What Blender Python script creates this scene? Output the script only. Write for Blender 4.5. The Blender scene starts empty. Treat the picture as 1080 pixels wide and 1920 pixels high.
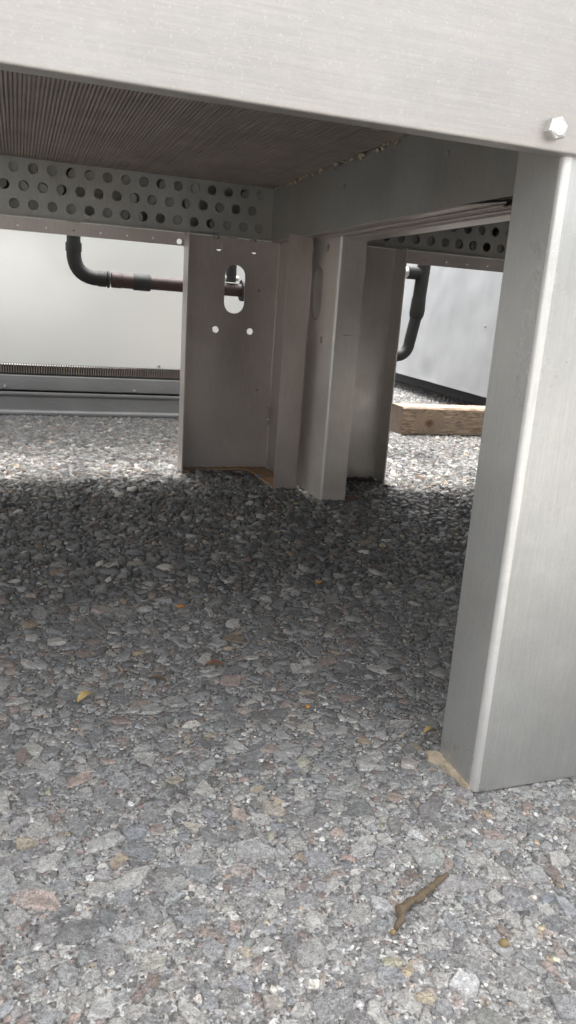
import bpy, bmesh, math, random
import numpy as np
from mathutils import Vector, Matrix
from mathutils.geometry import delaunay_2d_cdt

rnd = random.Random(7)
rng = np.random.default_rng(11)
R = math.radians
sc = bpy.context.scene
col = sc.collection

# ------------------------------------------------------------------ camera
H_CAM = 0.40
d1 = Vector((0.94464823, -0.0204371, 0.32744778))      # world X in camera (right, down, forward)
dp = Vector((-0.32117117, -0.26141839, 0.91022497))    # world Y
dn = Vector((-0.06699851, 0.9650092, 0.25351223))      # world -Z
cam = bpy.data.cameras.new('camera')
cam.sensor_fit = 'VERTICAL'
cam.sensor_height = 36.0
cam.lens = 1442.0 / 1920.0 * 36.0
cam.clip_start = 0.02
cam.clip_end = 2000
cam.dof.use_dof = True
cam.dof.focus_distance = 0.85
cam.dof.aperture_fstop = 24
co = bpy.data.objects.new('camera', cam)
right = Vector((d1.x, dp.x, -dn.x)); up = -Vector((d1.y, dp.y, -dn.y)); fw = Vector((d1.z, dp.z, -dn.z))
co.matrix_world = Matrix(((right.x, up.x, -fw.x, 0), (right.y, up.y, -fw.y, 0), (right.z, up.z, -fw.z, H_CAM), (0, 0, 0, 1)))
col.objects.link(co)
sc.camera = co

# ------------------------------------------------------------------ light
SUN_EL, SUN_AZ = 70.0, 4.0        # sun stands behind the far unit (+Y), high
w = bpy.data.worlds.new('World'); sc.world = w; w.use_nodes = True
nt = w.node_tree; bg = nt.nodes['Background']
sky = nt.nodes.new('ShaderNodeTexSky'); sky.sky_type = 'NISHITA'; sky.sun_disc = False
sky.sun_elevation = R(SUN_EL); sky.sun_rotation = R(SUN_AZ)
sky.dust_density = 6.0; sky.air_density = 1.2; sky.ozone_density = 1.0
hs = nt.nodes.new('ShaderNodeHueSaturation'); hs.inputs['Saturation'].default_value = 0.14
nt.links.new(sky.outputs[0], hs.inputs['Color']); nt.links.new(hs.outputs[0], bg.inputs['Color'])
bg.inputs['Strength'].default_value = 0.15
sl = bpy.data.lights.new('sun', 'SUN'); sl.energy = 1.25; sl.angle = R(8); sl.color = (1, .965, .91)
so = bpy.data.objects.new('sun', sl); col.objects.link(so)
sd = Vector((math.sin(R(SUN_AZ)) * math.cos(R(SUN_EL)), math.cos(R(SUN_AZ)) * math.cos(R(SUN_EL)), math.sin(R(SUN_EL))))
so.rotation_euler = sd.to_track_quat('Z', 'Y').to_euler(); so.location = sd * 20
sc.view_settings.view_transform = 'Standard'; sc.view_settings.look = 'None'
sc.view_settings.exposure = 2.55; sc.view_settings.gamma = 1.0
sc.render.engine = 'CYCLES'
sc.cycles.max_bounces = 8; sc.cycles.diffuse_bounces = 5

# ------------------------------------------------------------------ helpers
def ray(px, py):
    v = Vector(((px - 540) / 1442.0, (py - 960) / 1442.0, 1.0))
    return Vector((v.dot(d1), v.dot(dp), -v.dot(dn)))
def gp(px, py, z=0.0):
    r = ray(px, py); t = (z - H_CAM) / r.z
    return Vector((r.x * t, r.y * t, z))

class N:
    """tiny node helper"""
    def __init__(s, name):
        s.m = bpy.data.materials.new(name); s.m.use_nodes = True
        s.t = s.m.node_tree; s.b = s.t.nodes['Principled BSDF']
    def n(s, typ, ins=None, **kw):
        x = s.t.nodes.new(typ)
        for k, v in kw.items(): setattr(x, k, v)
        for k, v in (ins or {}).items():
            if hasattr(v, 'links') or isinstance(v, bpy.types.NodeSocket): s.t.links.new(v, x.inputs[k])
            else: x.inputs[k].default_value = v
        return x
    def set(s, **kw):
        for k, v in kw.items():
            k = k.replace('_', ' ')
            if isinstance(v, bpy.types.NodeSocket): s.t.links.new(v, s.b.inputs[k])
            else: s.b.inputs[k].default_value = v
    def coord(s, scale=(1, 1, 1), kind='Object'):
        c = s.n('ShaderNodeTexCoord')
        return s.n('ShaderNodeMapping', {'Vector': c.outputs[kind], 'Scale': scale}).outputs[0]
    def noise(s, vec, scale, detail=4, rough=.55, dist=0):
        return s.n('ShaderNodeTexNoise', {'Vector': vec, 'Scale': scale, 'Detail': detail, 'Roughness': rough, 'Distortion': dist}).outputs['Fac']
    def ramp(s, fac, stops):
        x = s.n('ShaderNodeValToRGB', {'Fac': fac}); e = x.color_ramp.elements
        while len(e) < len(stops): e.new(.5)
        for q, (p, c) in zip(e, stops): q.position = p; q.color = (*c, 1) if len(c) == 3 else c
        return x.outputs[0]
    def mix(s, fac, a, b, mode='MIX'):
        x = s.n('ShaderNodeMix', data_type='RGBA', blend_type=mode)
        for i, v in ((0, fac), (6, a), (7, b)):
            if isinstance(v, bpy.types.NodeSocket): s.t.links.new(v, x.inputs[i])
            else: x.inputs[i].default_value = (*v, 1) if isinstance(v, tuple) and len(v) == 3 else v
        return x.outputs[2]
    def rng(s, v, a, b, c, d):
        return s.n('ShaderNodeMapRange', {'Value': v, 'From Min': a, 'From Max': b, 'To Min': c, 'To Max': d}).outputs[0]
    def bump(s, h, strength, dist, prev=None):
        x = s.n('ShaderNodeBump', {'Height': h, 'Strength': strength, 'Distance': dist})
        if prev is not None: s.t.links.new(prev, x.inputs['Normal'])
        return x.outputs[0]

def galv(name, base, rough=.42, metal=.7, grain=(6, 6, 120), dirt=(.30, .25, .21), dirt_amt=.35, streak=.08):
    m = N(name)
    o = m.coord(); g = m.coord(grain)
    a = m.noise(g, 30, 4, .6); bl = m.noise(o, 7, 5, .6); sp = m.noise(o, 620, 2, .5)
    long_ = m.noise(m.coord(tuple(x * .12 for x in grain)), 30, 5, .65)
    c = m.mix(m.rng(bl, .35, .7, 0, 1), tuple(x * .86 for x in base), tuple(min(1, x * 1.10) for x in base))
    c = m.mix(m.rng(a, .3, .7, 0, .7), c, tuple(x * .74 for x in base))
    c = m.mix(m.rng(long_, .42, .68, 0, .45), c, tuple(min(1, x * k) for x, k in zip(base, (1.14, 1.10, 1.02))))
    spg = m.n('ShaderNodeTexVoronoi', {'Vector': o, 'Scale': 170}, feature='F1')       # zinc spangle
    sv = m.n('ShaderNodeSeparateColor', {0: spg.outputs['Color']}).outputs[0]
    c = m.mix(m.rng(sv, 0, 1, 0, .10), c, tuple(x * .6 for x in base))
    big = m.noise(o, 3.2, 6, .65, .4)
    c = m.mix(m.rng(big, .50, .72, 0, dirt_amt), c, dirt)
    spk = m.rng(sp, .62, .74, 0, .35)
    c = m.mix(spk, c, tuple(min(1, x * 1.4) for x in base))
    rr = m.rng(bl, .3, .75, rough - .06, rough + .12)
    m.set(Base_Color=c, Metallic=metal, Roughness=rr)
    m.set(Normal=m.bump(a, streak, .002, m.bump(m.noise(o, 9, 3), .16, .01)))
    return m.m

M = {}
M['zinc_front'] = galv('brushed_galvanised_sheet', (.37, .355, .34), .40, .7, (6, 200, 200))
M['zinc_leg'] = galv('galvanised_leg_sheet', (.42, .42, .408), .30, .60, (160, 160, 5))
M['zinc_in'] = galv('dull_galvanised_sheet', (.36, .365, .35), .42, .6, (120, 120, 6), dirt_amt=.5)
M['bend_highlight'] = galv('painted_bend_highlight', (.58, .575, .56), .32, .5, (160, 160, 6), dirt_amt=.12)  # paler zinc on the folds, a highlight line put into the colour
M['zinc_nb'] = galv('clean_galvanised_leg', (.62, .585, .545), .33, .5, (160, 160, 5), dirt_amt=.5)
M['zinc_brown'] = galv('stained_galvanised_sheet', (.50, .455, .43), .38, .55, (120, 120, 6), dirt_amt=.6)

def plain(name, c, rough=.6, metal=0, var=.15, scale=20):
    m = N(name); v = m.noise(m.coord(), scale, 5, .6)
    m.set(Base_Color=m.mix(v, tuple(x * (1 - var) for x in c), tuple(min(1, x * (1 + var)) for x in c)), Roughness=rough, Metallic=metal)
    m.set(Normal=m.bump(v, .15, .003))
    return m.m
M['bolt'] = plain('zinc_bolt', (.5, .5, .48), .38, .7, .12, 90)
M['bolt_dark'] = plain('dull_bolt', (.30, .28, .26), .5, .5, .25, 90)
M['tube_end'] = plain('tube_end_grey', (.27, .27, .26), .6, .3, .35, 60)
M['fin'] = plain('dusty_fin', (.33, .285, .255), .6, .25, .4, 14)
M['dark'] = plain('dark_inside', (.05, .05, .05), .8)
M['pipe'] = plain('black_pipe_lagging', (.011, .011, .011), .75, 0, .3, 40)
M['pipe_red'] = plain('brown_red_pipe', (.030, .013, .0105), .7, 0, .35, 30)
M['clamp'] = plain('clamp_steel', (.55, .55, .54), .35, .8, .1, 60)
M['rail'] = galv('grey_rail_sheet', (.22, .225, .23), .42, .5, (4, 90, 90), dirt_amt=.25)
M['twig'] = plain('twig_bark', (.095, .07, .043), .85, 0, .75, 420)
M['bud'] = plain('bud_brown', (.16, .115, .05), .7, 0, .4, 300)
M['orange'] = plain('orange_scrap', (.42, .20, .06), .7, 0, .3, 300)
M['yellow'] = plain('yellow_leaf', (.40, .30, .12), .7, 0, .3, 300)
M['rust_leaf'] = plain('russet_leaf', (.16, .08, .045), .8, 0, .4, 300)
M['pad'] = plain('tan_pad', (.36, .30, .215), .9, 0, .6, 160)
M['rustpad'] = plain('rust_tan_pad', (.34, .21, .12), .9, 0, .45, 40)

m = N('white_panel_paint'); o = m.coord(); v = m.noise(o, 2.2, 4)
m.set(Base_Color=m.mix(m.rng(v, .3, .8, 0, 1), (.80, .81, .79), (.74, .75, .72)), Roughness=.32, Metallic=.40)
m.b.inputs['Coat Weight'].default_value = .3
m.set(Normal=m.bump(m.noise(o, 3, 2), .08, .03)); M['white'] = m.m
m = N('grey_panel_paint'); o = m.coord(); v = m.noise(o, 5, 5); sp = m.noise(o, 120, 3)
c = m.mix(m.rng(v, .35, .75, 0, 1), (.25, .255, .262), (.21, .215, .222))
c = m.mix(m.rng(sp, .66, .74, 0, .3), c, (.42, .42, .42))
m.set(Base_Color=c, Roughness=.4, Metallic=.15, Normal=m.bump(m.noise(o, 2.5, 2), .35, .05)); M['grey_panel'] = m.m

# wood
m = N('weathered_timber'); c0 = m.n('ShaderNodeTexCoord').outputs['Object']
def dist_to(p, sc_):
    s1 = m.n('ShaderNodeVectorMath', {0: c0, 1: p}, operation='SUBTRACT').outputs[0]
    s2 = m.n('ShaderNodeVectorMath', {0: s1, 1: sc_}, operation='MULTIPLY').outputs[0]
    return m.n('ShaderNodeVectorMath', {0: s2}, operation='LENGTH').outputs['Value']
kd = dist_to((.105, 0, .045), (.8, .25, 1.1))
st = m.n('ShaderNodeMapping', {'Vector': c0, 'Scale': (.9, 12, 12)}).outputs[0]
nz = m.noise(st, 4, 5, .6, .3)
warp = m.rng(kd, 0, .05, .9, 0)
ph = m.n('ShaderNodeMath', {0: nz, 1: warp}, operation='ADD').outputs[0]
ph = m.n('ShaderNodeMath', {0: ph, 1: 70}, operation='MULTIPLY').outputs[0]
ring = m.n('ShaderNodeMath', {0: ph}, operation='SINE').outputs[0]
c = m.mix(m.rng(ring, -1, 1, 0, 1), (.12, .08, .055), (.36, .27, .185))
c = m.mix(m.rng(m.noise(c0, 14, 5), .4, .75, 0, .55), c, (.12, .095, .078))
c = m.mix(m.rng(kd, .006, .019, .9, 0), c, (.085, .03, .018))
m.set(Base_Color=c, Roughness=.8, Normal=m.bump(ring, .25, .002, m.bump(m.noise(st, 40, 4), .4, .002))); M['wood'] = m.m
m = N('timber_end_grain'); o = m.coord((1, 1, 1))
v = m.noise(o, 60, 5)
m.set(Base_Color=m.mix(v, (.055, .045, .04), (.16, .105, .07)), Roughness=.9, Normal=m.bump(v, .5, .003)); M['wood_end'] = m.m

# asphalt: binder and stones share one world-space layer of grit and dust
def grit(m):
    P = m.n('ShaderNodeNewGeometry').outputs['Position']
    f1 = m.noise(P, 210, 7, .72, .4); f2 = m.noise(P, 760, 4, .7); f3 = m.noise(P, 34, 7, .75); f4 = m.noise(P, 1500, 2, .6)
    cells = m.n('ShaderNodeTexVoronoi', {'Vector': P, 'Scale': 420, 'Randomness': 1.0}, feature='F1')
    rc = m.n('ShaderNodeSeparateColor', {0: cells.outputs['Color']}).outputs[0]
    dust = m.ramp(rc, [(0, (.08, .075, .07)), (.3, (.25, .238, .225)), (.6, (.40, .38, .358)), (.85, (.58, .565, .54)), (1, (.85, .84, .82))])
    sep = m.n('ShaderNodeSeparateXYZ', {0: P}).outputs['Y']            # dust thinned with depth: the front's brighter light put into colour
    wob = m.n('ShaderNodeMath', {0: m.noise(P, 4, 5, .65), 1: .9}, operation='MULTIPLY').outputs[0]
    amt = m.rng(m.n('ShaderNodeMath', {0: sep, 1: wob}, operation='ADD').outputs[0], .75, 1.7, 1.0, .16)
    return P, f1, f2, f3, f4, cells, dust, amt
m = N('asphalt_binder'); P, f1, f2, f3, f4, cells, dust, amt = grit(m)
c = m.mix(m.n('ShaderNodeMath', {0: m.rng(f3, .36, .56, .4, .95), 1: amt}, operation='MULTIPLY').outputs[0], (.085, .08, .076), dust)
c = m.mix(m.rng(f2, .52, .66, 0, .75), c, (.055, .052, .05))
hh = m.n('ShaderNodeMath', {0: m.rng(cells.outputs['Distance'], 0, .7, 1, 0), 1: f2}, operation='ADD').outputs[0]
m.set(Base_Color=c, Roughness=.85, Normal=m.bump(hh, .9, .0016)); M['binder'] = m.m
m = N('asphalt_stone'); P, f1, f2, f3, f4, cells, dust, amt = grit(m)
at = m.n('ShaderNodeAttribute', attribute_name='stone_colour').outputs['Color']
c = m.mix(m.rng(f1, .30, .70, 0, 1), m.mix(1.0, at, (.50, .49, .48), 'MULTIPLY'), m.mix(1.0, at, (1.55, 1.53, 1.50), 'MULTIPLY'))
vein = m.noise(m.n('ShaderNodeMapping', {'Vector': P, 'Rotation': (0, 0, .7), 'Scale': (1, 2.8, 1)}).outputs[0], 80, 4, .6, 1.6)
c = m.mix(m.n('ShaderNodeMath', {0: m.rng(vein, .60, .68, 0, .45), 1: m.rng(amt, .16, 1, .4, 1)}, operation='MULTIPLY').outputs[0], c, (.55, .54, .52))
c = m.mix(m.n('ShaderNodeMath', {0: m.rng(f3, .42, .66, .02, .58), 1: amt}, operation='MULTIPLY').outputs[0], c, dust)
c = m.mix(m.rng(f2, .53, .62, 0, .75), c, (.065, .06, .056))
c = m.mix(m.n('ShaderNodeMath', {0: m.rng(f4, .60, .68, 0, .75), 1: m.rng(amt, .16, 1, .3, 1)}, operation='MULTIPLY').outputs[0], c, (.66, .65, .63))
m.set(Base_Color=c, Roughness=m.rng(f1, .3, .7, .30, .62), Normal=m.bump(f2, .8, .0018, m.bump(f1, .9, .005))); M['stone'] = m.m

# ---- objects
def tag(o, label=None, cat=None, group=None, kind=None):
    if label: o['label'] = label
    if cat: o['category'] = cat
    if group: o['group'] = group
    if kind: o['kind'] = kind
    return o
def empty(name, loc=(0, 0, 0)):
    o = bpy.data.objects.new(name, None); o.location = loc; o.empty_display_size = .05
    col.objects.link(o); return o
def link(name, me, mat, parent=None, smooth=None):
    if mat is not None: me.materials.append(mat)
    if smooth is not None:
        me.shade_smooth(); me.set_sharp_from_angle(angle=R(smooth))
    o = bpy.data.objects.new(name, me); col.objects.link(o)
    if parent is not None:
        o.parent = parent
        # geometry is given in world coordinates; keep it there
        pl = Vector(); p = parent
        while p is not None: pl += p.location; p = p.parent
        o.location = -pl
    return o
def from_bm(name, bm, mat, parent=None, smooth=None):
    bmesh.ops.recalc_face_normals(bm, faces=bm.faces)
    me = bpy.data.meshes.new(name); bm.to_mesh(me); bm.free()
    return link(name, me, mat, parent, smooth)
def box(bm, x0, x1, y0, y1, z0, z1, bev=0):
    r = bmesh.ops.create_cube(bm, size=1)
    for v in r['verts']: v.co = Vector(((x0 + x1) / 2 + v.co.x * (x1 - x0), (y0 + y1) / 2 + v.co.y * (y1 - y0), (z0 + z1) / 2 + v.co.z * (z1 - z0)))
    if bev:
        es = {e for v in r['verts'] for e in v.link_edges}
        bmesh.ops.bevel(bm, geom=list(es), offset=bev, segments=2, profile=.5, affect='EDGES')
def box_obj(name, mat, parent, *a, bev=0):
    bm = bmesh.new(); box(bm, *a, bev=bev); return from_bm(name, bm, mat, parent, 35)

def circle(c, r, n=18): return [(c[0] + r * math.cos(2 * math.pi * i / n), c[1] + r * math.sin(2 * math.pi * i / n)) for i in range(n)]
def slot(c, wd, ht, n=12):
    r = wd / 2; out = []
    for i in range(n + 1): a = math.pi * i / n; out.append((c[0] + r * math.cos(a), c[1] + ht / 2 - r + r * math.sin(a)))
    for i in range(n + 1): a = math.pi + math.pi * i / n; out.append((c[0] + r * math.cos(a), c[1] - ht / 2 + r + r * math.sin(a)))
    return out
def inside(p, poly):
    k = False; j = len(poly) - 1
    for i in range(len(poly)):
        a, b = poly[i], poly[j]
        if (a[1] > p[1]) != (b[1] > p[1]) and p[0] < (b[0] - a[0]) * (p[1] - a[1]) / (b[1] - a[1]) + a[0]: k = not k
        j = i
    return k

def folded(name, path, w0, w1, mat, parent=None, holes=(), t=.003, r=.004, axes=lambda u, v, w: (u, v, w), cut=None, bend_mat=None):
    """A folded sheet: path is the profile polyline in (u,v), run along w from w0 to w1. holes: (segment, distance
    along that segment from its start, w, 'c' or 's', size...)  t > 0 thickens to the left of the path."""
    P = [Vector(p) for p in path]; pts = []; nrm = []; seg0 = {}
    S = 0.0; bends = []
    def left(d): return Vector((-d.y, d.x))
    for i in range(len(P) - 1):
        d = (P[i + 1] - P[i]).normalized()
        a = P[i] if i == 0 else P[i] + d * r
        b = P[i + 1] if i == len(P) - 2 else P[i + 1] - d * r
        seg0[i] = (S, 0 if i == 0 else r)
        pts.append((S, a, left(d))); S += (b - a).length; pts.append((S, b, left(d)))
        if i < len(P) - 2:
            d2 = (P[i + 2] - P[i + 1]).normalized()
            L = r * 1.57; k = 5
            for q in range(1, k):
                f = q / k; p0, p1, p2 = b, P[i + 1], P[i + 1] + d2 * r
                pos = p0 * (1 - f) ** 2 + p1 * 2 * f * (1 - f) + p2 * f * f
                nn = (left(d) * (1 - f) + left(d2) * f).normalized()
                pts.append((S + L * f, pos, nn))
            S += L
    ss = [p[0] for p in pts]
    V = []; E = []
    for i, s in enumerate(ss):
        V += [Vector((s, w0)), Vector((s, w1))]; E.append((2 * i, 2 * i + 1))
        if i: E += [(2 * i - 2, 2 * i), (2 * i - 1, 2 * i + 1)]
    polys = []
    for hh in holes:
        s_, off = seg0[hh[0]]; cc = (s_ + hh[1] - off, hh[2])
        pl = circle(cc, hh[4]) if hh[3] == 'c' else slot(cc, hh[4], hh[5])
        polys.append(pl); b0 = len(V)
        V += [Vector(p) for p in pl]; E += [(b0 + i, b0 + (i + 1) % len(pl)) for i in range(len(pl))]
    vo, _, fo, _, _, _ = delaunay_2d_cdt(V, E, [], 0, 1e-7)
    fo = [f for f in fo if not any(inside(((vo[f[0]].x + vo[f[1]].x + vo[f[2]].x) / 3, (vo[f[0]].y + vo[f[1]].y + vo[f[2]].y) / 3), pl) for pl in polys)]
    def at(s):
        for i in range(len(pts) - 1):
            if s <= pts[i + 1][0] + 1e-9:
                f = 0 if pts[i + 1][0] == pts[i][0] else (s - pts[i][0]) / (pts[i + 1][0] - pts[i][0])
                return pts[i][1].lerp(pts[i + 1][1], f), pts[i][2].lerp(pts[i + 1][2], f).normalized()
        return pts[-1][1], pts[-1][2]
    bm = bmesh.new(); A = []; B = []
    for v in vo:
        p, n_ = at(v.x); q = p + n_ * t
        wz = v.y
        if cut: wz = cut(p.x, p.y, wz)
        A.append(bm.verts.new(axes(p.x, p.y, wz))); B.append(bm.verts.new(axes(q.x, q.y, wz)))
    cnt = {}
    arcs = []
    for i in range(len(P) - 2):
        lo_ = seg0[i + 1][0] - r * 1.57; arcs.append((lo_, seg0[i + 1][0]))
    for f in fo:
        fa = bm.faces.new([A[i] for i in f]); fb_ = bm.faces.new([B[i] for i in reversed(f)])
        sc_ = sum(vo[i].x for i in f) / 3
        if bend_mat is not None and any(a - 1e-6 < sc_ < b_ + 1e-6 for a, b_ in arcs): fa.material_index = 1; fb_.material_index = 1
        for a, b in ((f[0], f[1]), (f[1], f[2]), (f[2], f[0])):
            k = (min(a, b), max(a, b)); cnt[k] = cnt.get(k, 0) + 1
    for (a, b), n_ in cnt.items():
        if n_ == 1: bm.faces.new((A[a], A[b], B[b], B[a]))
    o = from_bm(name, bm, mat, parent, 40)
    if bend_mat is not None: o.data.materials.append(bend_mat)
    return o

def hexbolt(name, mat, parent, pos, axis, af=.013, hd=.0055, washer=.0):
    bm = bmesh.new(); R0 = af / 2 / math.cos(math.pi / 6)
    rings = [(R0, 0), (R0, hd * .82), (R0 * .86, hd)]
    vs = []
    for (rr, z) in rings:
        k = 6 if rr == R0 else 6
        vs.append([bm.verts.new((rr * math.cos(math.pi / 3 * i + .3), rr * math.sin(math.pi / 3 * i + .3), z)) for i in range(6)])
    for a, b in zip(vs, vs[1:]):
        for i in range(6): bm.faces.new((a[i], a[(i + 1) % 6], b[(i + 1) % 6], b[i]))
    bm.faces.new(vs[-1]); bm.faces.new(vs[0][::-1])
    dome = [bm.verts.new((R0 * .62 * math.cos(math.pi / 6 * i), R0 * .62 * math.sin(math.pi / 6 * i), hd * 1.12)) for i in range(12)]
    bm.faces.new(dome)
    base = [bm.verts.new((R0 * .8 * math.cos(math.pi / 6 * i), R0 * .8 * math.sin(math.pi / 6 * i), hd * .95)) for i in range(12)]
    for i in range(12): bm.faces.new((base[i], base[(i + 1) % 12], dome[(i + 1) % 12], dome[i]))
    if washer:
        a = [bm.verts.new((washer * math.cos(math.pi / 10 * i), washer * math.sin(math.pi / 10 * i), -.0002)) for i in range(20)]
        b = [bm.verts.new((washer * math.cos(math.pi / 10 * i), washer * math.sin(math.pi / 10 * i), .0012)) for i in range(20)]
        bm.faces.new(b)
        for i in range(20): bm.faces.new((a[i], a[(i + 1) % 20], b[(i + 1) % 20], b[i]))
    q = Vector(axis).to_track_quat('Z', 'Y').to_matrix().to_4x4()
    bmesh.ops.transform(bm, matrix=Matrix.Translation(pos) @ q, verts=bm.verts)
    return from_bm(name, bm, mat, parent, 25)

def sweep(name, P, rad, mat, parent=None, n=16, caps=True, jit=0):
    P = [Vector(p) for p in P]; bm = bmesh.new(); rings = []
    up_ = None
    for i, p in enumerate(P):
        t = ((P[i + 1] if i < len(P) - 1 else p) - (P[i - 1] if i else p)).normalized()
        if up_ is None: up_ = t.orthogonal().normalized()
        up_ = (up_ - t * up_.dot(t)).normalized(); sd_ = t.cross(up_)
        rr = rad[i] if isinstance(rad, (list, tuple)) else rad
        rings.append([bm.verts.new(p + (up_ * math.cos(2 * math.pi * k / n) + sd_ * math.sin(2 * math.pi * k / n)) * rr * (1 + rnd.uniform(-jit, jit))) for k in range(n)])
    for a, b in zip(rings, rings[1:]):
        for k in range(n): bm.faces.new((a[k], a[(k + 1) % n], b[(k + 1) % n], b[k]))
    if caps: bm.faces.new(rings[0]); bm.faces.new(rings[-1])
    return from_bm(name, bm, mat, parent, 50)
def arc(p0, p1, p2, rad, k=9):
    """points of a bend at p1"""
    p0, p1, p2 = map(Vector, (p0, p1, p2)); a = p1 + (p0 - p1).normalized() * rad; b = p1 + (p2 - p1).normalized() * rad
    return [a * (1 - f) ** 2 + p1 * 2 * f * (1 - f) + b * f * f for f in [i / k for i in range(k + 1)]]

# ================================================================== ground
ground_bm = bmesh.new()
gx = [-60, -8, -2, -.6, 0, .6, 1.2, 1.8, 2.6, 4, 10, 60]; gy = [-60, -8, -2, -.4, .2, .8, 1.6, 2.4, 3.4, 5, 10, 60]
gv = [[ground_bm.verts.new((x, y, 0)) for x in gx] for y in gy]
for j in range(len(gy) - 1):
    for i in range(len(gx) - 1): ground_bm.faces.new((gv[j][i], gv[j][i + 1], gv[j + 1][i + 1], gv[j + 1][i]))
ground = tag(from_bm('asphalt_ground', ground_bm, M['binder']), 'worn grey asphalt with exposed stone chips', None, None, 'structure')

PAL = np.array([(.20, .205, .21), (.165, .17, .175), (.25, .25, .248), (.225, .225, .22), (.31, .31, .305), (.13, .13, .132),
                (.25, .20, .175), (.21, .16, .14), (.38, .30, .21), (.44, .41, .37), (.62, .61, .59), (.17, .18, .195)])
PW = np.array([.17, .14, .16, .15, .10, .07, .065, .035, .022, .05, .02, .02]); PW = PW / PW.sum()

def pack(x0, x1, y0, y1, sizes, cell, seeds=()):
    """random dense packing of elongated stones, big ones first"""
    nx, ny = int((x1 - x0) / cell), int((y1 - y0) / cell); occ = np.zeros((ny, nx), bool); out = []
    def stamp(x, y, a, b, th, chk, slack=.80):
        R_ = int(max(a, b) / cell) + 1; cx, cy = int((x - x0) / cell), int((y - y0) / cell)
        xa, xb, ya, yb = max(cx - R_, 0), min(cx + R_ + 1, nx), max(cy - R_, 0), min(cy + R_ + 1, ny)
        if xa >= xb or ya >= yb: return False
        yy, xx = np.ogrid[ya - cy:yb - cy, xa - cx:xb - cx]; c_, s_ = math.cos(th), math.sin(th)
        u = (xx * c_ + yy * s_) * cell / (a * slack); v = (-xx * s_ + yy * c_) * cell / (b * slack)
        msk = u * u + v * v <= 1; sub = occ[ya:yb, xa:xb]
        if chk and (sub & msk).sum() > chk * msk.sum(): return False
        sub |= msk; return True
    for s in seeds:
        stamp(s[0], s[1], s[2], s[3], s[4], 0); out.append(s[:5])
    area = (x1 - x0) * (y1 - y0)
    for rad, tries in sizes:
        n = int(tries * area / (math.pi * rad * rad))
        X = rng.uniform(x0, x1, n); Y = rng.uniform(y0, y1, n); T = rng.uniform(0, math.pi, n)
        A_ = rad * rng.uniform(.85, 1.2, n); EL = rng.uniform(1.05, 1.9, n)
        ix = ((X - x0) / cell).astype(int).clip(0, nx - 1); iy = ((Y - y0) / cell).astype(int).clip(0, ny - 1)
        for i in range(n):
            if occ[iy[i], ix[i]]: continue
            a, b = A_[i] * math.sqrt(EL[i]), A_[i] / math.sqrt(EL[i])
            if stamp(X[i], Y[i], a, b, T[i], .04): out.append((X[i], Y[i], a, b, T[i]))
    return np.array(out)

def stone_arrays(st, colr, n, bevel, proud=1.0, tiltk=1.0):
    """st: rows of x,y,a,b,theta -> verts, tri list, per-vertex colour"""
    N_ = len(st); k = np.arange(n)
    ang = 2 * np.pi * (k[None] + rng.uniform(-.55, .55, (N_, n)) * .9) / n
    rr = rng.uniform(.74, 1.26, (N_, n))
    u = rr * np.cos(ang) * st[:, 2:3]; v = rr * np.sin(ang) * st[:, 3:4]
    c, s = np.cos(st[:, 4:5]), np.sin(st[:, 4:5]); ox = u * c - v * s; oy = u * s + v * c
    size = np.sqrt(st[:, 2] * st[:, 3])[:, None]
    sm = np.clip((st[:, 1:2] - .6) / .6, 0, 1); sm = sm * sm * (3 - 2 * sm)      # worn flat in front, coarser further in
    proud = proud * (.8 + .9 * sm); tiltk = tiltk * (1 + 1.1 * sm)
    tx = rng.normal(0, .10 * tiltk, (N_, 1)); ty = rng.normal(0, .10 * tiltk, (N_, 1))
    h = (.0006 + size * rng.uniform(.06, .30, (N_, 1))) * proud
    def ring(f, dz, jit):
        x = ox * f; y = oy * f
        z = h + tx * x + ty * y + dz + rng.normal(0, 1, (N_, n)) * size * jit
        return np.stack([x + st[:, 0:1], y + st[:, 1:2], z], -1)
    low = np.stack([ox * 1.05 + st[:, 0:1], oy * 1.05 + st[:, 1:2], np.full_like(ox, -.0012)], -1)
    ff = rng.uniform(.76, .97, (N_, n))
    rings = [low]
    if bevel: rings.append(ring(1.0, -size * .16, .04))
    top = ring(ff, 0, .035); rings.append(top)
    cj = rng.uniform(-.4, .4, (N_, 1)) * size, rng.uniform(-.4, .4, (N_, 1)) * size
    cen = np.stack([st[:, 0:1] + cj[0], st[:, 1:2] + cj[1], h + tx * cj[0] + ty * cj[1] + rng.normal(0, 1, (N_, 1)) * size * .05], -1)
    V_ = np.concatenate(rings + [cen], 1); nr = len(rings); per = n * nr + 1
    T_ = []
    for q in range(nr - 1):
        for i in range(n):
            j = (i + 1) % n
            T_ += [(q * n + i, q * n + j, (q + 1) * n + j), (q * n + i, (q + 1) * n + j, (q + 1) * n + i)]
    for i in range(n): T_.append(((nr - 1) * n + i, (nr - 1) * n + (i + 1) % n, n * nr))
    T_ = np.array(T_)
    return V_, T_, per

def colours(N_, k=1.0, cap=.7):
    c = PAL[rng.choice(len(PAL), N_, p=PW)] * k
    return np.clip(c * np.exp(rng.normal(0, .30, (N_, 1))) * rng.uniform(.975, 1.025, (N_, 3)), .02, cap)
def mesh_from(name, V_, F_, C_):
    me = bpy.data.meshes.new(name)
    me.vertices.add(len(V_)); me.vertices.foreach_set('co', V_.astype(np.float32).ravel())
    me.loops.add(F_.size); me.loops.foreach_set('vertex_index', F_.astype(np.int32).ravel())
    me.polygons.add(len(F_)); me.polygons.foreach_set('loop_start', np.arange(0, F_.size, 3, dtype=np.int32))
    at_ = me.attributes.new('stone_colour', 'FLOAT_COLOR', 'POINT')
    at_.data.foreach_set('color', np.concatenate([C_, np.ones((len(C_), 1))], 1).astype(np.float32).ravel())
    me.update(calc_edges=True); me.validate()
    return me

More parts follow.
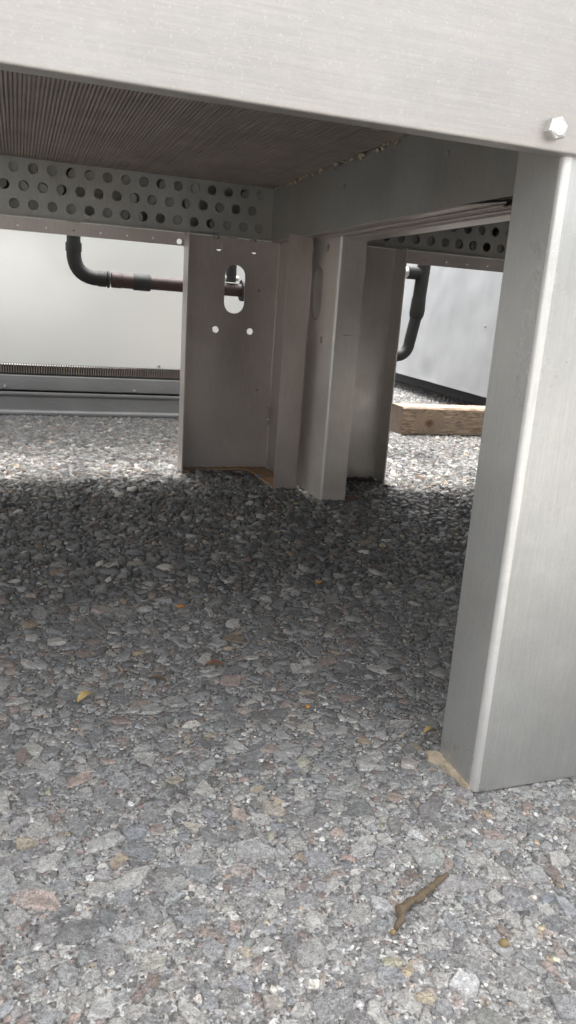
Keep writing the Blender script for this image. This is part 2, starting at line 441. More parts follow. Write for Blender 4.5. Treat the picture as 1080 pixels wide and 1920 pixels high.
# stones one can recognise in the photograph: pixel, length and width in metres, turn, colour
SEEN = [(362, 1360, .019, .011, .1, (.60, .58, .52)), (398, 1378, .017, .012, .2, (.44, .39, .30)), (575, 1299, .026, .011, -.1, (.40, .34, .26)),
        (467, 1234, .021, .013, -.3, (.58, .57, .55)), (436, 1085, .024, .011, -.2, (.52, .50, .47)), (222, 1617, .017, .016, .8, (.46, .37, .28)),
        (52, 1583, .016, .017, .3, (.42, .36, .27)), (60, 1665, .024, .017, -.2, (.38, .38, .37)), (482, 1481, .014, .010, 0, (.46, .39, .28)),
        (361, 1549, .014, .010, -.6, (.50, .45, .37)), (768, 1432, .020, .019, .4, (.60, .55, .52)), (325, 1463, .016, .012, .2, (.45, .40, .32)),
        (285, 1805, .020, .019, .2, (.40, .39, .34)), (185, 1890, .023, .018, .3, (.48, .48, .47)), (452, 1632, .019, .014, .1, (.40, .35, .33)),
        (627, 1885, .030, .020, .4, (.26, .265, .27)), (586, 1847, .010, .009, .2, (.78, .75, .68)), (437, 1720, .0065, .011, .1, (.80, .78, .74)),
        (462, 1786, .013, .009, -.7, (.46, .40, .30)), (430, 1570, .024, .015, .2, (.23, .235, .24)), (310, 1640, .028, .017, .2, (.26, .26, .25)),
        (190, 1490, .026, .020, .3, (.24, .245, .25)), (370, 1720, .026, .013, -.1, (.30, .31, .32)), (150, 1745, .034, .022, .1, (.18, .185, .19)),
        (545, 1770, .020, .015, .5, (.19, .19, .195)), (690, 1800, .028, .018, .4, (.25, .255, .26)), (570, 1605, .020, .010, .1, (.34, .28, .20)),
        (600, 1557, .010, .004, 0, (.82, .82, .80)), (785, 1570, .012, .019, .5, (.66, .66, .66)), (720, 1700, .016, .019, .2, (.62, .63, .65)),
        (875, 1850, .019, .024, .7, (.58, .585, .59)), (335, 1845, .016, .011, .1, (.34, .33, .31)), (640, 1700, .015, .018, .6, (.28, .285, .29)),
        (930, 1500, .012, .010, .4, (.34, .33, .31)), (1020, 1540, .015, .012, .1, (.26, .26, .262)), (80, 1600, .014, .011, .1, (.20, .20, .21)),
        (120, 1660, .019, .014, 2.6, (.30, .31, .32)), (520, 1505, .011, .008, .4, (.52, .44, .32)), (228, 1148, .007, .006, 0, (.72, .70, .66)),
        (533, 1508, .008, .006, .2, (.80, .79, .76)), (290, 1466, .006, .005, 0, (.78, .77, .75)), (190, 1625, .009, .006, .3, (.78, .77, .74)), (478, 1752, .009, .006, .4, (.74, .73, .70)),
        (665, 1635, .009, .006, .4, (.72, .70, .66)), (800, 1468, .010, .007, .4, (.70, .68, .64)), (110, 1075, .030, .015, .3, (.24, .17, .13)), (255, 1060, .028, .014, 0, (.33, .30, .26))]
seeds = []
for (px, py, L, W, th, cc) in SEEN:
    p = gp(px, py); seeds.append((p.x, p.y, L / 2, W / 2, th, cc))
near = pack(-.16, .66, .20, 1.0, [(.0115, .16), (.0088, .30), (.0064, .42), (.0044, .6), (.003, .9), (.002, 1.0), (.0013, .7)], .0005, seeds)
mid = pack(-.35, 1.35, 1.0, 2.0, [(.0105, .2), (.0085, .35), (.0062, .5), (.0044, .8), (.0030, .9)], .001)
sides = [pack(-.75, -.16, .0, 1.0, [(.0085, .5), (.0060, .9), (.0045, .7)], .0015), pack(.66, 1.3, .0, 1.0, [(.0085, .5), (.0060, .9), (.0045, .7)], .0015)]
far = pack(-.6, 2.6, 2.0, 4.4, [(.0085, .5), (.0060, .9), (.0045, .7)], .0015)
ncol = colours(len(near), 1.0) * (1.55 - .65 * np.clip((near[:, 1:2] - .5) / .6, 0, 1))  # nearer stones paler, the front's stronger light put into their colour
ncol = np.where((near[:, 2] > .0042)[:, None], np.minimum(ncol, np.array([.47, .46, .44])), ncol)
for i, s in enumerate(seeds): ncol[i] = s[5]
# the 300 stones that show largest are parts of their own
size = np.sqrt(near[:, 2] * near[:, 3]); dist = np.sqrt(near[:, 0] ** 2 + near[:, 1] ** 2 + .16)
score = size / dist; score[:len(seeds)] += 1
vis = (near[:, 1] > .30) & (near[:, 0] > -.02 - .0) & (near[:, 0] < .42); vis[:len(seeds)] = True
score = np.where(vis, score, 0)
order = np.argsort(-score); big = order[:290]; rest = order[290:]
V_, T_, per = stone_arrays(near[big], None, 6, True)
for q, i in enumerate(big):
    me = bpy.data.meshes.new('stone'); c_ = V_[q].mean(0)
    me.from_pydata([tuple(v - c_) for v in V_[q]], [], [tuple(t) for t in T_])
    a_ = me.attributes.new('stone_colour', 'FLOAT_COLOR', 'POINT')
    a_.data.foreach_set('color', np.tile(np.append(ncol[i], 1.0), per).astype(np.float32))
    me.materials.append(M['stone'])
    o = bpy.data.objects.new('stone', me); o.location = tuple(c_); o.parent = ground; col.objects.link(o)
VV, FF, CC = [], [], []; base = 0
def add(st, cl, n, bev, proud=1.0, tk=1.0):
    global base
    if not len(st): return
    V_, T_, per = stone_arrays(st, None, n, bev, proud, tk); N_ = len(st)
    VV.append(V_.reshape(-1, 3)); CC.append(np.repeat(cl, per, 0))
    FF.append((T_[None] + (np.arange(N_) * per)[:, None, None] + base).reshape(-1, 3)); base += N_ * per
nr_, nc_ = near[rest], ncol[rest]; sz = np.sqrt(nr_[:, 2] * nr_[:, 3])
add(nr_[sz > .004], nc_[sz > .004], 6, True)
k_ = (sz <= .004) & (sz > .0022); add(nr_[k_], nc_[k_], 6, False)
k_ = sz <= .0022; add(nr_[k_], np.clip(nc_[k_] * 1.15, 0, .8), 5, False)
add(mid, colours(len(mid), .82), 5, False)  # stones darkened with depth, light falloff put into their colour
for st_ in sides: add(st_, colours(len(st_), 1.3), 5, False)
add(far, colours(len(far), .54), 5, False)  # far stones darker still, same falloff carried by colour
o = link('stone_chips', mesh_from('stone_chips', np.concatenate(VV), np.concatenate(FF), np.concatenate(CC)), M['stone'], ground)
o['kind'] = 'stuff'
print('stones', len(near), len(mid), len(far), 'tris', sum(len(f) for f in FF))

# ================================================================== cooler units
ZB = .556                     # underside of the frame ledge
def leg(parent, xc, yc, sx, sy, mat, holes=True, wx=.230, wy=.229, lip=.055, z1=ZB - .001, lipx=None):
    """corner leg: xc,yc outer corner; sx,sy point inwards"""
    path = [(xc + sx * wx, yc + sy * lip), (xc + sx * wx, yc), (xc, yc), (xc, yc + sy * wy), (xc + sx * lip, yc + sy * wy)]
    # thickness grows inwards
    t = .003 * (1 if sx * sy < 0 else -1) * -1
    hl = []
    if holes:
        for seg, L in ((1, wx), (2, wy)):
            if seg not in holes: continue
            mid_ = .107 if seg == 1 else .112
            a = L - mid_ if seg == 1 else mid_
            hl += [(seg, a, .439, 's', .050, .112)]
            for dx in (-.043, .043):
                for z in (.531, .343): hl.append((seg, a + dx, z, 'c', .0078))
    o = folded('leg', path, .0025, z1, mat, parent, hl, t=t, r=.0030, bend_mat=M['bend_highlight'] if mat in (M['zinc_leg'], M['zinc_nb']) else None)
    return o

def cooler(name, label, x0, x1, y0, y1, front_z, legmats, top=1.3, group=None, joint=False):
    u = tag(empty(name, ((x0 + x1) / 2, (y0 + y1) / 2, 0)), label, 'cooling unit', group)
    legs = {}
    for key, (xc, yc, sx, sy) in dict(fr=(x1, y0, -1, 1), br=(x1, y1, -1, -1), fl=(x0, y0, 1, 1), bl=(x0, y1, 1, -1)).items():
        legs[key] = leg(u, xc, yc, sx, sy, legmats.get(key, M['zinc_in']), holes=dict(br=(1,), bl=(2,)).get(key, ()), wy=.229 if x0 < 0 else .219)
    # front and side casings, folded at the bottom
    yf = y0 - .009
    folded('front_casing', [(yf + .013, front_z), (yf, front_z), (yf, top), (yf + .03, top)], x0 - .002, x1 + .002, M['zinc_front'], u, t=-.002, r=.0025, axes=lambda a, b, c: (c, a, b))
    for s, xs in ((-1, x1), (1, x0)):
        xi = xs + s * .021
        box_obj('side_beam', M['zinc_in'], u, min(xi, xi - s * .0025), max(xi, xi - s * .0025), y0 + .01, y1 + .003, ZB - .0005, .70)
        bm = bmesh.new()                                   # ledge under the beam, its near end cut back on a slant
        pl = [(xi + s * .0005, y1 - .004), (xi + s * .0005, y0 + .50), (xs - s * .0035, y0 + .425), (xs - s * .0035, y1 - .004)]
        lo = [bm.verts.new((a, b_, ZB - .0031)) for a, b_ in pl]; hi = [bm.verts.new((a, b_, ZB - .0008)) for a, b_ in pl]
        bm.faces.new(lo); bm.faces.new(hi)
        for q in range(4): bm.faces.new((lo[q], lo[(q + 1) % 4], hi[(q + 1) % 4], hi[q]))
        from_bm('beam_ledge', bm, M['zinc_brown'], u)
        if x0 > 0 and s > 0:                              # wide folded ledge along the neighbour's side
            folded('wide_ledge', [(xs + .0035, ZB - .008), (xs + .012, ZB - .008), (xs + .014, ZB - .011), (xs + .052, ZB - .011), (xs + .052, ZB - .002)], y0 + .25, y1 - .235, M['zinc_brown'], u, t=.002, r=.0012, axes=lambda a, b, c: (a, c, b))
        sweep('ledge_bead', [(xs - s * .005, y0 + .43, ZB - .005), (xs - s * .005, y1 - .24, ZB - .005)], .0024, M['zinc_brown'], u, 8)
        folded('side_casing', [(xs - s * .0035, ZB + .004), (xs - s * .0035, top - .001)], y0 - .004, y1 + .06, M['zinc_front'], u, t=.0015 * s, r=.003, axes=lambda a, b, c: (a, c, b))
    # perforated tube sheet with fold and lower strip
    holes = []; ends = []
    px0 = x1 - .602; n0 = int((px0 - x0) / .0392)
    for row, z in enumerate((.655, .619, .582)):
        for k in range(-n0 + 2, 40):
            xx = px0 + k * .0392 - (.0196 if row == 1 else 0)
            if xx > x1 - .035 or xx < x0 + .035: continue
            holes.append((0, xx - (x0 + .0185), z, 'c', .0108)); ends.append((xx, z))
    vis_ = [h for h in holes]
    folded('tube_sheet', [(x0 + .0185, y1 + .004), (x1 - .0185, y1 + .004)], ZB + .003, .690, M['zinc_in'], u, vis_, t=.002, r=.001)
    small = []
    L0 = x0 + .004
    for k in range(-20, 30):
        xx = px0 + .006 + .0585 * k
        if x0 + .25 < xx < x1 - .24: small.append((0, xx - L0, .538, 'c', .0017))
    for xx in (x1 - .231 - .012, x0 + .231 + .012): small.append((0, xx - L0, .536, 'c', .0062))
    folded('bottom_strip', [(L0, y1 + .006), (x1 - .004, y1 + .006)], .527, ZB - .0005, M['zinc_brown'], u, small, t=.002, r=.001)
    box_obj('fold_ledge', M['zinc_in'], u, x0 + .004, x1 - .006, y1 - .012, y1 + .008, ZB, ZB + .0026)
    # tube ends behind the holes
    bm = bmesh.new(); bmesh.ops.create_cone(bm, cap_ends=True, segments=14, radius1=.0128, radius2=.0128, depth=.03)
    bmesh.ops.rotate(bm, verts=bm.verts, matrix=Matrix.Rotation(R(90), 3, 'X')); tme = bpy.data.meshes.new('tube_end'); bm.to_mesh(tme); bm.free(); tme.materials.append(M['tube_end'])
    for (xx, z) in ends:
        if rnd.random() < .17: continue
        e = bpy.data.objects.new('tube_end', tme); col.objects.link(e); e.parent = u
        e.location = Vector((xx + rnd.uniform(-.004, .004) * (rnd.random() < .35) * 3, y1 + .024 + rnd.choice((.001, .002, .003, .004, .010)), z)) - u.location
        e.rotation_euler = (rnd.uniform(-.2, .2), 0, rnd.uniform(-.25, .25))
    box_obj('header_cover', M['zinc_in'], u, x0 + .006, x1 - .006, y1 + .075, y1 + .078, .562, top - .02)
    box_obj('header_floor', M['dark'], u, x0 + .006, x1 - .006, y1 + .0085, y1 + .0745, .5625, .5645)
    # fin coil seen from below
    fb = bmesh.new(); n = int((x1 - x0 - .05) / .006)
    fx = x0 + .028
    vs, fs = [], []
    for k in range(n):
        xa = fx + k * .008 + rnd.uniform(-.0006, .0006); segs = 7
        xa = fx + k * .006; ys = [y0 + .03 + (y1 - y0 - .03) * q / segs for q in range(segs + 1)]
        z0_ = .674 + rnd.uniform(-.0004, .0004)
        b0 = len(vs)
        for q, y in enumerate(ys):
            dx = rnd.uniform(-.00035, .00035)
            vs += [(xa + dx, y, z0_ + rnd.uniform(-.0004, .0004)), (xa + dx + .0036, y, z0_ + rnd.uniform(-.0004, .0004)), (xa - .0004, y, .679), (xa + .0040, y, .679)]
        for q in range(segs):
            a = b0 + q * 4; b = a + 4
            fs += [(a, a + 1, b + 1, b), (a, b, b + 2, a + 2), (a + 1, a + 3, b + 3, b + 1)]
    y = y0 + .035
    while y < y1 - .002:
        b0 = len(vs); vs += [(fx, y, .6757), (fx, y + .0022, .6757), (x1 - .024, y + .0022, .6757), (x1 - .024, y, .6757), (fx, y, .6785), (fx, y + .0022, .6785), (x1 - .024, y + .0022, .6785), (x1 - .024, y, .6785)]
        fs += [(b0, b0 + 3, b0 + 2, b0 + 1), (b0, b0 + 1, b0 + 5, b0 + 4), (b0 + 3, b0, b0 + 4, b0 + 7), (b0 + 1, b0 + 2, b0 + 6, b0 + 5), (b0 + 2, b0 + 3, b0 + 7, b0 + 6)]
        y += .0065
    fm = bpy.data.meshes.new('fin_pack'); fm.from_pydata(vs, [], fs); fo = link('fin_pack', fm, M['fin'], u); fo['kind'] = 'stuff'
    tb = bmesh.new()
    y = y0 + .06
    while y < y1 - .03:
        bmesh.ops.create_cone(tb, cap_ends=False, segments=8, radius1=.008, radius2=.008, depth=x1 - x0 - .06,
                              matrix=Matrix.Translation(((x0 + x1) / 2, y, .697)) @ Matrix.Rotation(R(90), 4, 'Y')); y += .05
    to = from_bm('coil_tubes', tb, M['tube_end'], u, 60); to['kind'] = 'stuff'
    box_obj('coil_backing', M['dark'], u, x0 + .008, x1 - .008, y0 + .01, y1 + .07, .715, .72)
    box_obj('fin_core', M['fin'], u, x0 + .024, x1 - .024, y0 + .028, y1 + .001, .6787, .6797)
    box_obj('top_cover', M['zinc_front'], u, x0 - .001, x1 + .001, yf + .002, y1 + .077, top + .0015, top + .0035)
    return u, legs

main, ml = cooler('cooling_unit', 'galvanised cooling unit standing over the asphalt, one bright hex bolt on its front sheet',
                  -1.25, .601, .5, 1.859, .518, dict(fr=M['zinc_leg'], br=M['zinc_brown']))
nb, nl = cooler('cooling_unit', 'galvanised cooling unit whose slotted leg stands just beside the neighbouring leg',
                .620, 2.64, .376, 1.735, .16, dict(bl=M['zinc_nb']))  # unseen front casing brought low to block light under this unit
def px_y(px, py, Y): r = ray(px, py); t = Y / r.y; return Vector((r.x * t, Y, H_CAM + r.z * t))
b = px_y(1041, 242, .489); hexbolt('bolt', M['bolt'], main, (b.x, .491, b.z), (0, -1, 0), .0135, .0068)
for px, py in ((406, 444), (475, 450), (531, 453)):
    p = px_y(px, py, 1.848); hexbolt('bolt', M['bolt_dark'], ml['br'], (p.x, 1.8465, ZB - .0008), (0, 0, -1), .013, .006)
for (px, py) in ((645, 350), (838, 288)):                       # screws in the side beam
    r = ray(px, py); t = .578 / r.x; hexbolt('screw', M['bolt_dark'], main, (.5799, r.y * t, H_CAM + r.z * t), (-1, 0, 0), .007, .003)
for (px, py) in ((486, 545), (481, 731)):
    p = px_y(px, py, 1.8565); hexbolt('screw', M['bolt_dark'], ml['br'], (p.x, 1.8562, p.z), (0, -1, 0), .006, .002)

# weld beads on the legs
def beads(parent, pts, rad, mat):
    for p in pts:
        bm = bmesh.new(); g_ = bmesh.ops.create_icosphere(bm, subdivisions=1, radius=rad)
        for v in g_['verts']: v.co = v.co * rnd.uniform(.8, 1.2) + Vector(p)
        from_bm('weld_bead', bm, mat, parent, 60)
beads(ml['br'], [(.5985 - .004, 1.851, z) for z in (.118, .127, .137, .150, .158)] + [(.5945, 1.851, .020)], .0042, M['zinc_brown'])
sweep('weld_bead', [(.630, 1.5155, .357), (.645, 1.515, .3575), (.675, 1.5155, .358)], .0024, M['bolt_dark'], nl['bl'], 8)
beads(nl['bl'], [(.6215, 1.5165, z) for z in (.505, .498, .345, .338, .330)], .0024, M['bolt_dark'])
box_obj('gap_sun_blocker', M['zinc_front'], main, .5935, .628, .50, 1.78, 1.3045, 1.3065)  # unseen strip added to keep sunlight out of the gap between units
# pale sealant crumbs where the coil meets the side beam
bm = bmesh.new()
for k in range(60):
    y = rnd.uniform(1.12, 1.85); p = Vector((.5785 - rnd.uniform(0, .008), y, .6735 - rnd.uniform(0, .006)))
    g_ = bmesh.ops.create_icosphere(bm, subdivisions=1, radius=rnd.uniform(.0012, .0042))
    for v in g_['verts']: v.co = Vector((v.co.x, v.co.y * 1.8, v.co.z)) * rnd.uniform(.6, 1.3) + p
from_bm('sealant_crumbs', bm, M['pad'], main)['kind'] = 'stuff'
# pads under the legs: crushed tan packing
def pad(parent, pts, mat, z0=.0005, z1=.004):
    bm = bmesh.new(); top = []; bot = []
    P = []
    for i in range(len(pts)):
        a, b_ = Vector(pts[i]), Vector(pts[(i + 1) % len(pts)]); n = max(2, int((b_ - a).length / .006))
        for k in range(n): P.append(a.lerp(b_, k / n) + Vector((rnd.uniform(-.0012, .0012), rnd.uniform(-.0012, .0012))))
    for p in P:
        top.append(bm.verts.new((p.x, p.y, z1 + rnd.uniform(-.001, .0012)))); bot.append(bm.verts.new((p.x, p.y, z0)))
    for i in range(len(P)): j = (i + 1) % len(P); bm.faces.new((bot[i], bot[j], top[j], top[i]))
    f = bm.faces.new(top); bmesh.ops.triangulate(bm, faces=[f])
    return from_bm('base_pad', bm, mat, parent)
pad(ml['fr'], [(.3655, .5025), (.3715, .5005), (.3725, .553), (.3575, .561), (.3535, .553), (.3625, .545)], M['pad'], .0005, .0065)
pad(ml['br'], [(.378, 1.8), (.388, 1.8), (.391, 1.838), (.535, 1.835), (.545, 1.80), (.546, 1.634), (.594, 1.634), (.594, 1.852), (.378, 1.852)], M['rustpad'], .0005, .006)
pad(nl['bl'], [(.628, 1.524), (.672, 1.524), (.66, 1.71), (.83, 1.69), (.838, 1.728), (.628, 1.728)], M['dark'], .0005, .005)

# ================================================================== white unit behind
YR = 2.70
rear = tag(empty('white_unit', (-.3, 3.1, 0)), 'white panelled unit on grey base rails behind the pipe and legs', 'cooling unit')
XR0, XR1, HR = -1.7, 1.02, 1.72
folded('panel', [(YR + .03, .172), (YR, .172), (YR, HR), (YR + .05, HR)], XR0, XR1, M['white'], rear, t=-.0015, r=.003, axes=lambda a, b_, c: (c, a, b_))
for k, x in enumerate((XR0, XR1)):
    box_obj('end_panel', M['white'], rear, x - .001, x + .001, YR + .004, 3.6, .16, HR - .002)
box_obj('back_panel', M['white'], rear, XR0 + .002, XR1 - .002, 3.598, 3.6, .16, HR - .002)
box_obj('top_panel', M['white'], rear, XR0 - .002, XR1 + .002, YR + .052, 3.602, HR - .001, HR + .001)
folded('upper_rail', [(YR + .05, .135), (YR - .002, .135), (YR - .002, .0865), (YR + .05, .0865)], XR0, XR1, M['rail'], rear, t=.002, r=.003, axes=lambda a, b_, c: (c, a, b_))
folded('lower_rail', [(YR + .05, .080), (YR - .002, .080), (YR - .002, .070), (YR + .003, .064), (YR + .003, .020), (YR - .001, .012), (YR - .001, .003), (YR + .04, .003)], XR0, XR1, M['rail'], rear, t=.002, r=.0025, axes=lambda a, b_, c: (c, a, b_))
box_obj('rail_core', M['dark'], rear, XR0, XR1, YR + .056, YR + .09, .004, .16)
vs, fs = [], []
for k in range(int((XR1 - XR0) / .008)):
    x = XR0 + .004 + k * .008; b0 = len(vs)
    vs += [(x, YR + .024, .139), (x + .0035, YR + .024, .139), (x + .0035, YR + .024, .22), (x, YR + .024, .22), (x, YR + .05, .139), (x + .0035, YR + .05, .139), (x + .0035, YR + .05, .22), (x, YR + .05, .22)]
    fs += [(b0, b0 + 1, b0 + 2, b0 + 3), (b0 + 1, b0 + 5, b0 + 6, b0 + 2), (b0 + 4, b0, b0 + 3, b0 + 7), (b0 + 4, b0 + 5, b0 + 1, b0)]
fm = bpy.data.meshes.new('fin_pack'); fm.from_pydata(vs, [], fs); link('fin_pack', fm, M['fin'], rear)['kind'] = 'stuff'
for (px, py) in ((298, 687), (252, 733), (9, 724)):
    p = px_y(px, py, YR); hexbolt('screw', M['bolt_dark'], rear, (p.x, YR - (.0 if py < 700 else .002), p.z), (0, -1, 0), .009, .004)

# ================================================================== grey cabinet on the right
cab = tag(empty('grey_cabinet', (2.35, 3.6, 0)), 'pale grey sheet metal cabinet raised just off the ground beyond the timber', 'cabinet')
dv = Vector((.132, .991)); nv = Vector((.991, -.132)); c0_ = Vector((2.0, 3.6))
def cabp(s, d, z): p = c0_ + dv * s + nv * d; return (p.x, p.y, z)
def cab_box(name, mat, s0, s1, e0, e1, z0, z1, bev=0.0):
    bm = bmesh.new(); box(bm, s0, s1, e0, e1, z0, z1, bev)
    for v in bm.verts: v.co = Vector(cabp(v.co.x, v.co.y, v.co.z))
    return from_bm(name, bm, mat, cab, 35)
bm = bmesh.new()                                   # side panel with a shallow dent near its lower edge
ns, nz_ = 60, 30; g = []
for j in range(nz_ + 1):
    row = []
    for i in range(ns + 1):
        s = -1.25 + 2.6 * i / ns; z = .092 + 1.6 * (j / nz_) ** 2
        d = .010 * math.exp(-((s + .02) / .10) ** 2 - ((z - .13) / .06) ** 2) + .006 * math.exp(-((s + .35) / .2) ** 2 - ((z - .3) / .15) ** 2)
        row.append(bm.verts.new(cabp(s, d, z)))
    g.append(row)
for j in range(nz_):
    for i in range(ns): bm.faces.new((g[j][i], g[j][i + 1], g[j + 1][i + 1], g[j + 1][i]))
from_bm('side_panel', bm, M['grey_panel'], cab, 60)
cab_box('body', M['grey_panel'], -1.249, 1.349, .016, .80, .0945, 1.69, .004)
cab_box('shade_block', M['dark'], -1.2, 1.3, .22, .76, .002, .093)  # dark block added to make the black shade under the cabinet
# rivet
r = ray(910, 612); q = (c0_.x * nv.x + c0_.y * nv.y) / (r.x * nv.x + r.y * nv.y); pr = Vector((r.x * q, r.y * q, H_CAM + r.z * q))
hexbolt('rivet', M['bolt_dark'], cab, pr - Vector((.001, 0, 0)), (-nv.x, -nv.y, 0), .011, .003)

# ================================================================== pipes
def pipe_thing(name, label):
    return tag(empty(name, (0, 0, 0)), label, 'pipe', 'insulated pipes under the units')
YP = 2.12
pa = pipe_thing('drain_pipe', 'black and red-brown elbowed pipe running in front of the white panel')
def Q(px, py, Y=YP): return px_y(px, py, Y)
vx = Q(138, 470).x; zh = Q(165, 521).z; xe = Q(455, 545).x; ze = Q(455, 545).z; rp = .0170
pa.location = (vx, YP, 0)
topz = .80
sweep('riser', arc((vx, 1.94, topz), (vx, YP, topz), (vx, YP, .6), .05) + [(vx, YP, zh + .075)], rp, M['pipe'], pa)
sweep('stub', [(vx, 1.937, topz), (vx, YP - .05, topz)], rp, M['pipe'], pa)
el = [(vx, YP, zh + .085)] + arc((vx, YP, zh + .1), (vx, YP, zh), (vx + .2, YP, zh), .062)
sweep('elbow', el, .0182, M['pipe'], pa)
sweep('coupling', [(vx, YP, zh + .082), (vx, YP, zh + .062)], .0200, M['pipe'], pa)
x_ = vx + .060
for (a, b_, rr, mt) in ((0, .022, .0195, 'pipe'), (.024, .030, .0215, 'pipe'), (.034, .062, .0195, 'pipe_red'), (.062, .125, .0186, 'pipe_red'), (.09, .135, .0212, 'pipe')):
    sweep('coupling', [(x_ + a, YP, zh - .012 * a), (x_ + a + .002, YP, zh - .012 * a), (x_ + b_ - .002, YP, zh - .012 * b_), (x_ + b_, YP, zh - .012 * b_)], [rr * .93, rr, rr, rr * .93], M[mt], pa)
sweep('pipe_run', [(x_ + .055, YP, zh), (xe, YP, ze)], .0170, M['pipe_red'], pa)
sweep('end_flange', [(xe - .006, YP, ze), (xe + .008, YP, ze)], .028, M['pipe'], pa)
xr = Q(434, 500).x
sweep('riser', [(xr, YP, ze + .02), (xr, YP, topz - .05)] + arc((xr, YP, .7), (xr, YP, topz), (xr, 1.94, topz), .05) + [(xr, 1.938, topz)], .0145, M['pipe'], pa)
sweep('clamp', [(xr - .016, YP, ze + .030), (xr + .02, YP, ze + .030)], .006, M['clamp'], pa)

YQ = 2.2
pb = pipe_thing('drain_pipe', 'black pipe with a side stub hanging before the grey cabinet')
A_ = Q(795, 500, YQ); B_ = Q(781, 590, YQ); C_ = Q(768, 640, YQ); D_ = Q(752, 668, YQ); E_ = Q(738, 669, YQ)
pb.location = (A_.x, YQ, 0)
sweep('stub', [(A_.x, 1.815, topz), (A_.x, YQ - .05, topz)], .017, M['pipe'], pb)
sweep('riser', arc((A_.x, 1.9, topz), (A_.x, YQ, topz), (A_.x, YQ, .6), .05) + [tuple(A_), tuple(B_.lerp(A_, .2))], .0205, M['pipe'], pb)
sweep('coupling', [B_.lerp(A_, .35), B_.lerp(A_, .1), B_, B_.lerp(C_, .15)], [.0215, .0235, .0225, .019], M['pipe'], pb, jit=.03)
sweep('pipe_run', [B_.lerp(C_, .0), C_], .0180, M['pipe'], pb)
cx_ = Vector((C_.x - .004, YQ, D_.z))
sweep('elbow', [C_.lerp(B_, .2)] + arc(C_, cx_, (cx_.x - .2, YQ, D_.z), .045) + [(cx_.x - .16, YQ, D_.z + .004)], .0176, M['pipe'], pb)
sweep('riser', arc((cx_.x - .15, YQ, D_.z), (cx_.x - .21, YQ, D_.z), (cx_.x - .21, YQ, topz), .04) + [(cx_.x - .21, YQ, topz)], .0176, M['pipe'], pb)
F_ = Q(775, 512, YQ); G_ = Q(763, 511, YQ)
sweep('side_stub', [(A_.x, YQ, F_.z), (F_.x, YQ, F_.z), (G_.x, YQ, F_.z)], .0185, M['pipe'], pb)
sweep('end_cap', [(G_.x - .016, YQ, F_.z), (G_.x - .012, YQ, F_.z), (G_.x + .001, YQ, F_.z)], [.014, .0165, .0165], M['clamp'], pb)

# ================================================================== timber
tw = tag(empty('timber_block', (1.27, 2.41, 0)), 'square sawn timber with a knot lying on the asphalt before the grey cabinet', 'timber')
bm = bmesh.new(); nxs = 24; secs = []
for i in range(nxs + 1):
    x = 1.0 * i * .55 / nxs; pts = []
    e = rnd.uniform(-.0008, .0008)
    ch = .004 + (.010 if i == 0 else 0) * 0
    for (a, b_) in ((.003, .0), (.107, .001), (.110, .004), (.110, .093 + e), (.105, .098 + e), (.005 + ch * .3, .098 - e), (0, .092 - e), (0, .004)):
        pts.append(bm.verts.new((x, a + rnd.uniform(-.0006, .0006), b_ + .0025 + rnd.uniform(-.0005, .0005))))
    secs.append(pts)
for v in secs[0]: v.co.x += -.006 * (1 - v.co.z / .1) + .010 * (v.co.y < .03) * 0 + rnd.uniform(-.002, .002)
for a, b_ in zip(secs, secs[1:]):
    for k in range(8): bm.faces.new((a[k], a[(k + 1) % 8], b_[(k + 1) % 8], b_[k]))
bm.verts.ensure_lookup_table()
bmesh.ops.recalc_face_normals(bm, faces=bm.faces)
me = bpy.data.meshes.new('beam'); bm.to_mesh(me); bm.free(); me.materials.append(M['wood'])
me.shade_smooth(); me.set_sharp_from_angle(angle=R(30))
o = bpy.data.objects.new('beam', me); col.objects.link(o); o.parent = tw
for k, s_ in (('cut_end', 0), ('cut_end', -1)):
    me2 = bpy.data.meshes.new('cut_end'); vs = [v.co.copy() for v in []]
    pv = [me.vertices[i].co.copy() for i in (range(8) if s_ == 0 else range(nxs * 8, nxs * 8 + 8))]
    off = Vector((-.0006 if s_ == 0 else .0006, 0, 0)); back = Vector((.002 if s_ == 0 else -.002, 0, 0))
    me2.from_pydata([p + off for p in pv] + [p * 1.0 + back for p in pv], [], [tuple(range(8))] + [(i, (i + 1) % 8, 8 + (i + 1) % 8, 8 + i) for i in range(8)])
    me2.materials.append(M['wood_end']); e = bpy.data.objects.new('cut_end', me2); col.objects.link(e); e.parent = tw
tw.rotation_euler = (0, 0, R(-1.0))

# ================================================================== small litter
P = [gp(*p, z=.006) for p in ((742, 1742), (752, 1722), (752, 1706), (768, 1692), (790, 1680), (808, 1664), (826, 1648), (840, 1640))]
PP, RR = [], []; base_r = [.0018, .0026, .0033, .0027, .0028, .0023, .0022, .0016]
for i in range(len(P) - 1):
    for k in range(4):
        f = k / 4; PP.append(P[i].lerp(P[i + 1], f) + Vector((rnd.uniform(-.0005, .0005), rnd.uniform(-.0005, .0005), rnd.uniform(-.0004, .0004))))
        RR.append((base_r[i] * (1 - f) + base_r[i + 1] * f) * (rnd.uniform(.86, 1.12) + (.25 if k == 0 and i in (2, 4, 6) else 0)))
PP.append(P[-1]); RR.append(.0016)
q = sweep('twig', PP, RR, M['twig'], None, 10, True, .12)
tag(q, 'bent brown twig lying on the pale asphalt', 'twig')
bb = bmesh.new(); p = gp(737, 1748, .005)
bmesh.ops.create_icosphere(bb, subdivisions=2, radius=.0021, matrix=Matrix.Translation(p))
t_ = from_bm('bud', bb, M['bud'], q, 60)
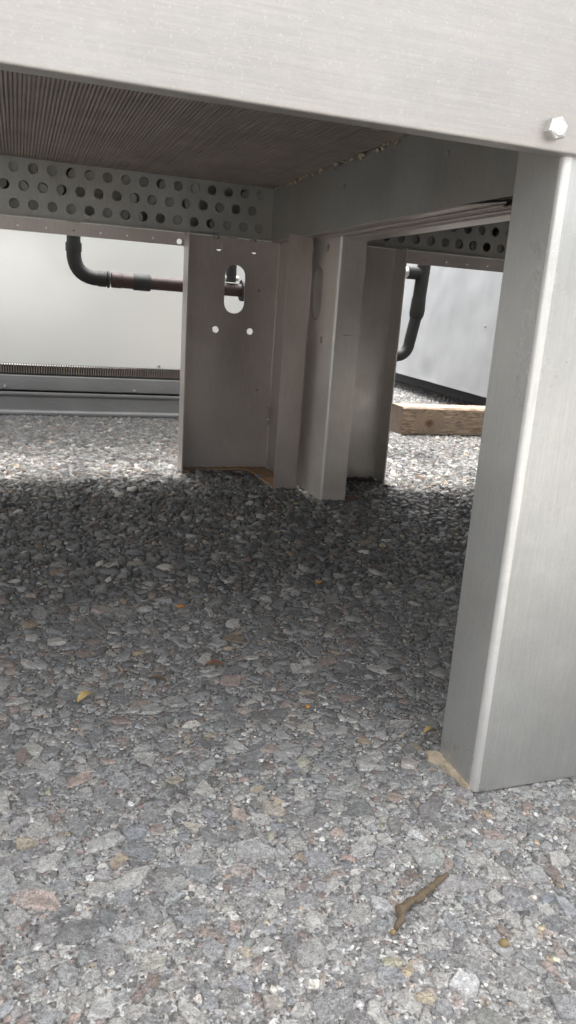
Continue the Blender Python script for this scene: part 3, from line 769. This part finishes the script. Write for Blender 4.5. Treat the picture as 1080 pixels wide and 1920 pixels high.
def lump(name, px, py, size_, mat, label, cat, z=None, seed=0, flat=.6, parts=1):
    r_ = random.Random(seed); bm = bmesh.new(); p = gp(px, py)
    for k in range(parts):
        rr = size_ / (1 + .5 * k); off = Vector((r_.uniform(-1, 1), r_.uniform(-1, 1), 0)) * size_ * (1.1 if k else 0)
        g_ = bmesh.ops.create_icosphere(bm, subdivisions=2, radius=rr)
        sx_, sy_ = r_.uniform(.75, 1.35), r_.uniform(.7, 1.1)
        for v in g_['verts']:
            n_ = 1 + r_.uniform(-.16, .16); v.co = Vector((v.co.x * sx_ * n_, v.co.y * sy_ * n_, v.co.z * flat * n_)) + p + off + Vector((0, 0, rr * flat * .85 + .0012))
    o = from_bm(name, bm, mat, None, 50); tag(o, label, cat); return o
lump('bud', 944, 1776, .0034, M['bud'], 'small olive brown bud scrap on the asphalt not far from the twig', 'bud', seed=3, parts=2, flat=.8)
lump('orange_scrap', 339, 1141, .0046, M['orange'], 'tiny orange scrap among dark stones, paler of the two orange scraps', 'litter', seed=5)
lump('orange_scrap', 597, 1095, .0044, M['orange'], 'tiny orange scrap on dark asphalt in front of the slotted legs', 'litter', seed=6)
lump('orange_scrap', 577, 1329, .003, M['orange'], 'tiny orange speck beside a long tan stone', 'litter', seed=8)
def leaf(name, px, py, L, W, th, mat, label):
    bm = bmesh.new(); p = gp(px, py); n = 7; rows = []
    for i in range(n):
        f = i / (n - 1); wd = W * math.sin(math.pi * (.08 + .86 * f)) ** .8
        z = .0035 + .004 * math.sin(math.pi * f) + rnd.uniform(-.0006, .0006)
        rows.append([((f - .5) * L, -wd / 2, z + .0025), ((f - .5) * L, 0, z), ((f - .5) * L, wd / 2, z + .002)])
    M_ = Matrix.Translation(p) @ Matrix.Rotation(th, 4, 'Z')
    T = [[bm.verts.new(M_ @ Vector(c)) for c in r_] for r_ in rows]; B = [[bm.verts.new(M_ @ (Vector(c) - Vector((0, 0, .0005)))) for c in r_] for r_ in rows]
    for i in range(n - 1):
        for k in range(2):
            bm.faces.new((T[i][k], T[i + 1][k], T[i + 1][k + 1], T[i][k + 1])); bm.faces.new((B[i][k], B[i][k + 1], B[i + 1][k + 1], B[i + 1][k]))
        for k in (0, 2): bm.faces.new((T[i][k], T[i + 1][k], B[i + 1][k], B[i][k]))
    for i in (0, n - 1):
        for k in range(2): bm.faces.new((T[i][k], T[i][k + 1], B[i][k + 1], B[i][k]))
    return tag(from_bm(name, bm, mat, None, 60), label, 'leaf')
leaf('leaf_scrap', 803, 1379, .013, .006, .3, M['yellow'], 'yellow leaf scrap touching the base of the near leg')
leaf('leaf_scrap', 160, 1315, .020, .010, .7, M['yellow'], 'ochre leaf scrap lying alone on open asphalt')
leaf('leaf_scrap', 402, 1254, .022, .009, -.2, M['rust_leaf'], 'russet leaf scrap beside a pale whitish stone')
leaf('leaf_scrap', 296, 1282, .020, .007, -.5, M['twig'], 'dark brown curled leaf scrap on grey asphalt')
leaf('leaf_scrap', 660, 940, .03, .018, .4, M['rust_leaf'], 'dark brown leaf at the foot of the slotted leg')
